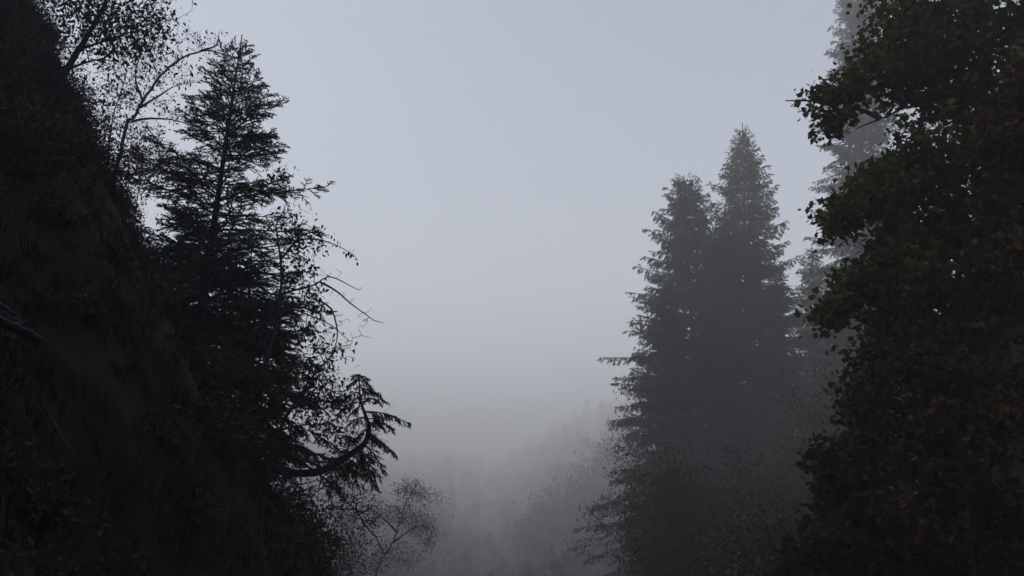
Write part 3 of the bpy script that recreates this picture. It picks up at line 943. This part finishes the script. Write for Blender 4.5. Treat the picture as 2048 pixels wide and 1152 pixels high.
b = ground_at(at(1960, 1300, 10.8))
leafy('maple_tree', 'small bright russet maple sapling in front of the lower maple, at the bottom right', 'tree',
      [[b, at(1950, 1150, 10.8), at(1930, 980, 10.8), at(1890, 870, 10.8), at(1860, 830, 10.8)], [at(1935, 1010, 10.8), at(1985, 930, 10.8), at(2010, 850, 10.8)], [at(1945, 1120, 10.8), at(1860, 1040, 10.8), at(1800, 1010, 10.8)]],
      [cloud(1870, 850, 10.8, 45, 40, .5, 60), cloud(2000, 840, 10.8, 40, 45, .5, 60), cloud(1790, 1010, 10.8, 40, 22, .4, 35), cloud(1940, 940, 10.8, 45, 40, .5, 40), cloud(1850, 1060, 10.8, 40, 30, .4, 35)],
      114, MAPLE, M_RUSSET, .085, 4, .09, r_base=.035, r_limb=.015, rtip=.003)

b = ground_at(at(2120, 420, 11.0))
leafy('maple_tree', 'small russet maple sapling at the right edge in front of the olive maple', 'tree',
      [[b + np.array([.6, 0, 0]), at(2130, 700, 11), at(2090, 400, 11), at(2040, 240, 11)], [at(2110, 560, 11), at(2060, 500, 11), at(2030, 460, 11)]],
      [cloud(2015, 230, 11, 38, 60, .6, 130), cloud(1985, 290, 11, 32, 35, .5, 60), cloud(2055, 490, 11, 28, 35, .5, 70), cloud(2060, 330, 11, 40, 60, .5, 90)],
      113, MAPLE, M_RUSSET, .085, 7, .09, r_base=.05, r_limb=.02, rtip=.004)

# trees on the steep right bank behind the maples
for k, (px, py, Y, rx, ry, n_, lab) in enumerate([
        (1960, 250, 17.5, 110, 190, 650, 'dark dense tree on the right bank behind the olive-leaved maple'),
        (1900, 680, 17.0, 110, 140, 600, 'dark tree on the right bank behind the gap between the two maples'),
        (1850, 1000, 16.5, 130, 170, 600, 'dark tree on the right bank behind the red and yellow maple')]):
    b = ground_at(at(px + 60, py + 250, Y))
    leafy('broadleaf_tree', lab, 'tree', [[b, at(px + 40, py + 120, Y), at(px + 10, py - 60, Y)], [at(px + 40, py + 120, Y), at(px - 30, py + 40, Y)]],
          [cloud(px, py, Y, rx, ry, 1.6, n_)], 120 + k, OVATE, M_LEAF, .11, 6, .16, r_base=.12, r_limb=.06, link=.3, rtip=.005)

# ------------------------------------------------------------------ grass and undergrowth (uncountable)
def slope_points(n, x0, x1, y0, y1, r):
    x = x0 + (x1 - x0) * r.random(n)
    y = y0 + (y1 - y0) * r.random(n)
    return np.stack([x, y, terrain(x, y)], 1)


r = np.random.default_rng(200)
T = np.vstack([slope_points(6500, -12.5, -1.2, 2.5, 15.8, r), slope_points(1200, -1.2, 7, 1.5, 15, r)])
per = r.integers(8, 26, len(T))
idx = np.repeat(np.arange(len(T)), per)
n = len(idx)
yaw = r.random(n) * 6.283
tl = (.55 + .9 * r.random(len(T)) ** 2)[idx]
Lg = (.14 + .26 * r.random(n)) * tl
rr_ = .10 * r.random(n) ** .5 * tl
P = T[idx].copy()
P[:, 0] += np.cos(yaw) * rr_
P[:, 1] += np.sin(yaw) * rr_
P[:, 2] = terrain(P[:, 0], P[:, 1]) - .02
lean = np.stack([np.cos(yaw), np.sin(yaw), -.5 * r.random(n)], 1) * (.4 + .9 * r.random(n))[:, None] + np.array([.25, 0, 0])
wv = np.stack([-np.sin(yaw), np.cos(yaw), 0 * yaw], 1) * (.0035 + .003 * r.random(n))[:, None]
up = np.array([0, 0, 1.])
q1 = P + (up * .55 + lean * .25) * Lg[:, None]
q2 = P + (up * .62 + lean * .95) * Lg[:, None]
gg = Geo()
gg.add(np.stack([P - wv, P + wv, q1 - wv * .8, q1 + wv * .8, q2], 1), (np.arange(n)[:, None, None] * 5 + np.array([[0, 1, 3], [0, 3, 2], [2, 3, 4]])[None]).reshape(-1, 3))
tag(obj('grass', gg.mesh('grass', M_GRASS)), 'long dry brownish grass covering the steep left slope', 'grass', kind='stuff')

Q = np.vstack([slope_points(150, -12.5, -2.5, 3.5, 13.5, r), slope_points(130, -13, -2.8, 12.6, 15.6, r), slope_points(120, 6, 14, 6, 24, r)])
gg = Geo()
pts, s0, s1 = [], [], []
for q in Q:
    a, n = .22 + .42 * r.random() ** 1.5, int(200 + 260 * r.random())
    d = unit(r.normal(size=(n, 3))) * r.random((n, 1)) ** .4
    d[:, 2] = np.abs(d[:, 2]) * (.9 + .5 * r.random())
    e = q + d * a
    pts.append(e)
    k = e[::7]
    s0.append(np.repeat((q - np.array([0, 0, .1]))[None], len(k), 0))
    s1.append(k)
s0, s1 = np.vstack(s0), np.vstack(s1)
gg.links(s0, s1, np.full(len(s0), .006), np.full(len(s0), .002), 3)
gg.mark2 = len(gg.f)
P = np.vstack(pts)
scatter_leaves(gg, OVATE, P, .035 + .045 * r.random(len(P)), r, .1)
tag(obj('undergrowth', gg.mesh('undergrowth', M_BARK, (0, 0, 0), False, M_BROWN)), 'low brownish undergrowth on the steep banks', 'undergrowth', kind='stuff')

# ------------------------------------------------------------------ broken planks and the pale dead branch on the left slope
def plank(label, a, b, Ya, Yb_, wd, th, roll, seed):
    p0, p1 = at(*a, Ya), at(*b, Yb_)
    r = np.random.default_rng(seed)
    d = unit(p1 - p0)
    sd_ = unit(np.cross(d, [0, .35, 1.]))
    nrm = np.cross(sd_, d)
    sd_, nrm = sd_ * math.cos(roll) + nrm * math.sin(roll), nrm * math.cos(roll) - sd_ * math.sin(roll)
    L = np.linalg.norm(p1 - p0)
    m = 30
    s = np.linspace(0, 1, m)
    wl = wd * .5 * (1 + r.normal(size=m) * .13)
    wr = wd * .5 * (1 + r.normal(size=m) * .13)
    wl[-4:] *= [.8, .55, .5, .15]; wr[-6:-3] *= [.8, .5, .7]; wr[-1] *= .5                      # split, splintered end
    bend = .03 * L * np.sin(math.pi * s) * r.normal() + .006 * np.sin(s * 23 + seed) + r.normal(size=m) * .002
    c = p0 + (p1 - p0) * s[:, None] + nrm * bend[:, None] - p0
    V = np.stack([c - sd_ * wl[:, None] - nrm * th / 2, c + sd_ * wr[:, None] - nrm * th / 2, c + sd_ * wr[:, None] + nrm * th / 2, c - sd_ * wl[:, None] + nrm * th / 2], 1)
    i = np.arange(m - 1)[:, None] * 4
    j = np.arange(4)[None]
    F = np.stack([i + j, i + (j + 1) % 4, i + 4 + (j + 1) % 4, i + 4 + j], -1).reshape(-1, 4)
    g = Geo()
    g.add(V, np.vstack([F, [[3, 2, 1, 0]], [[4 * m - 4, 4 * m - 3, 4 * m - 2, 4 * m - 1]]]))
    o = obj('broken_plank', g.mesh('broken_plank', M_PLANK), None, Vector([float(q) for q in p0]))
    return tag(o, label, 'plank', 'broken planks on the left slope')


plank('thin grey plank lying uppermost on the broken planks at the left edge', (-30, 590), (40, 638), 6.0, 6.2, .045, .02, .3, 1)
plank('long grey plank with a pointed end, in the middle of the broken planks', (-35, 628), (82, 680), 5.8, 6.1, .075, .03, .2, 2)
plank('short split grey plank lying lowest of the broken planks at the left edge', (-40, 655), (30, 678), 5.6, 5.8, .09, .03, -.2, 3)
plank('small dark plank wedged between the two long broken planks', (-20, 618), (48, 652), 6.0, 6.15, .06, .02, .9, 4)

st = spline([at(68, 765, 6.6), at(82, 800, 6.6), at(105, 842, 6.6), at(128, 880, 6.5), at(158, 925, 6.4)], .05)
g = Geo()
rr = np.random.default_rng(5)
g.tube(st - st[0] + rr.normal(size=st.shape) * .004, np.interp(np.linspace(0, 1, len(st)), [0, .2, .5, 1], [.007, .014, .018, .006]), 7)
tag(obj('dead_branch', g.mesh('dead_branch', M_STICK, smooth=True), None, Vector([float(q) for q in st[0]])), 'pale bare dead branch lying down the dark grassy slope below the broken planks', 'branch')

# ------------------------------------------------------------------ haze
m = bpy.data.materials.new('haze')
m.use_nodes = True
t = m.node_tree
t.nodes.remove(t.nodes['Principled BSDF'])
pv = t.nodes.new('ShaderNodeVolumePrincipled')
pv.inputs['Color'].default_value = (.885, .90, .94, 1)
pv.inputs['Density'].default_value = HAZE_DENSITY
pv.inputs['Anisotropy'].default_value = 0.2
t.links.new(pv.outputs['Volume'], t.nodes['Material Output'].inputs['Volume'])
x0, x1, y0, y1, z0, z1 = -258, 258, -58, 698, float(GZ.min()) - 1.0, 68.0
g = Geo()
g.add([(x, y, z) for z in (z0, z1) for y in (y0, y1) for x in (x0, x1)],
      [(0, 2, 3, 1), (4, 5, 7, 6), (0, 1, 5, 4), (2, 6, 7, 3), (0, 4, 6, 2), (1, 3, 7, 5)])
tag(obj('haze', g.mesh('haze', m)), kind='stuff')
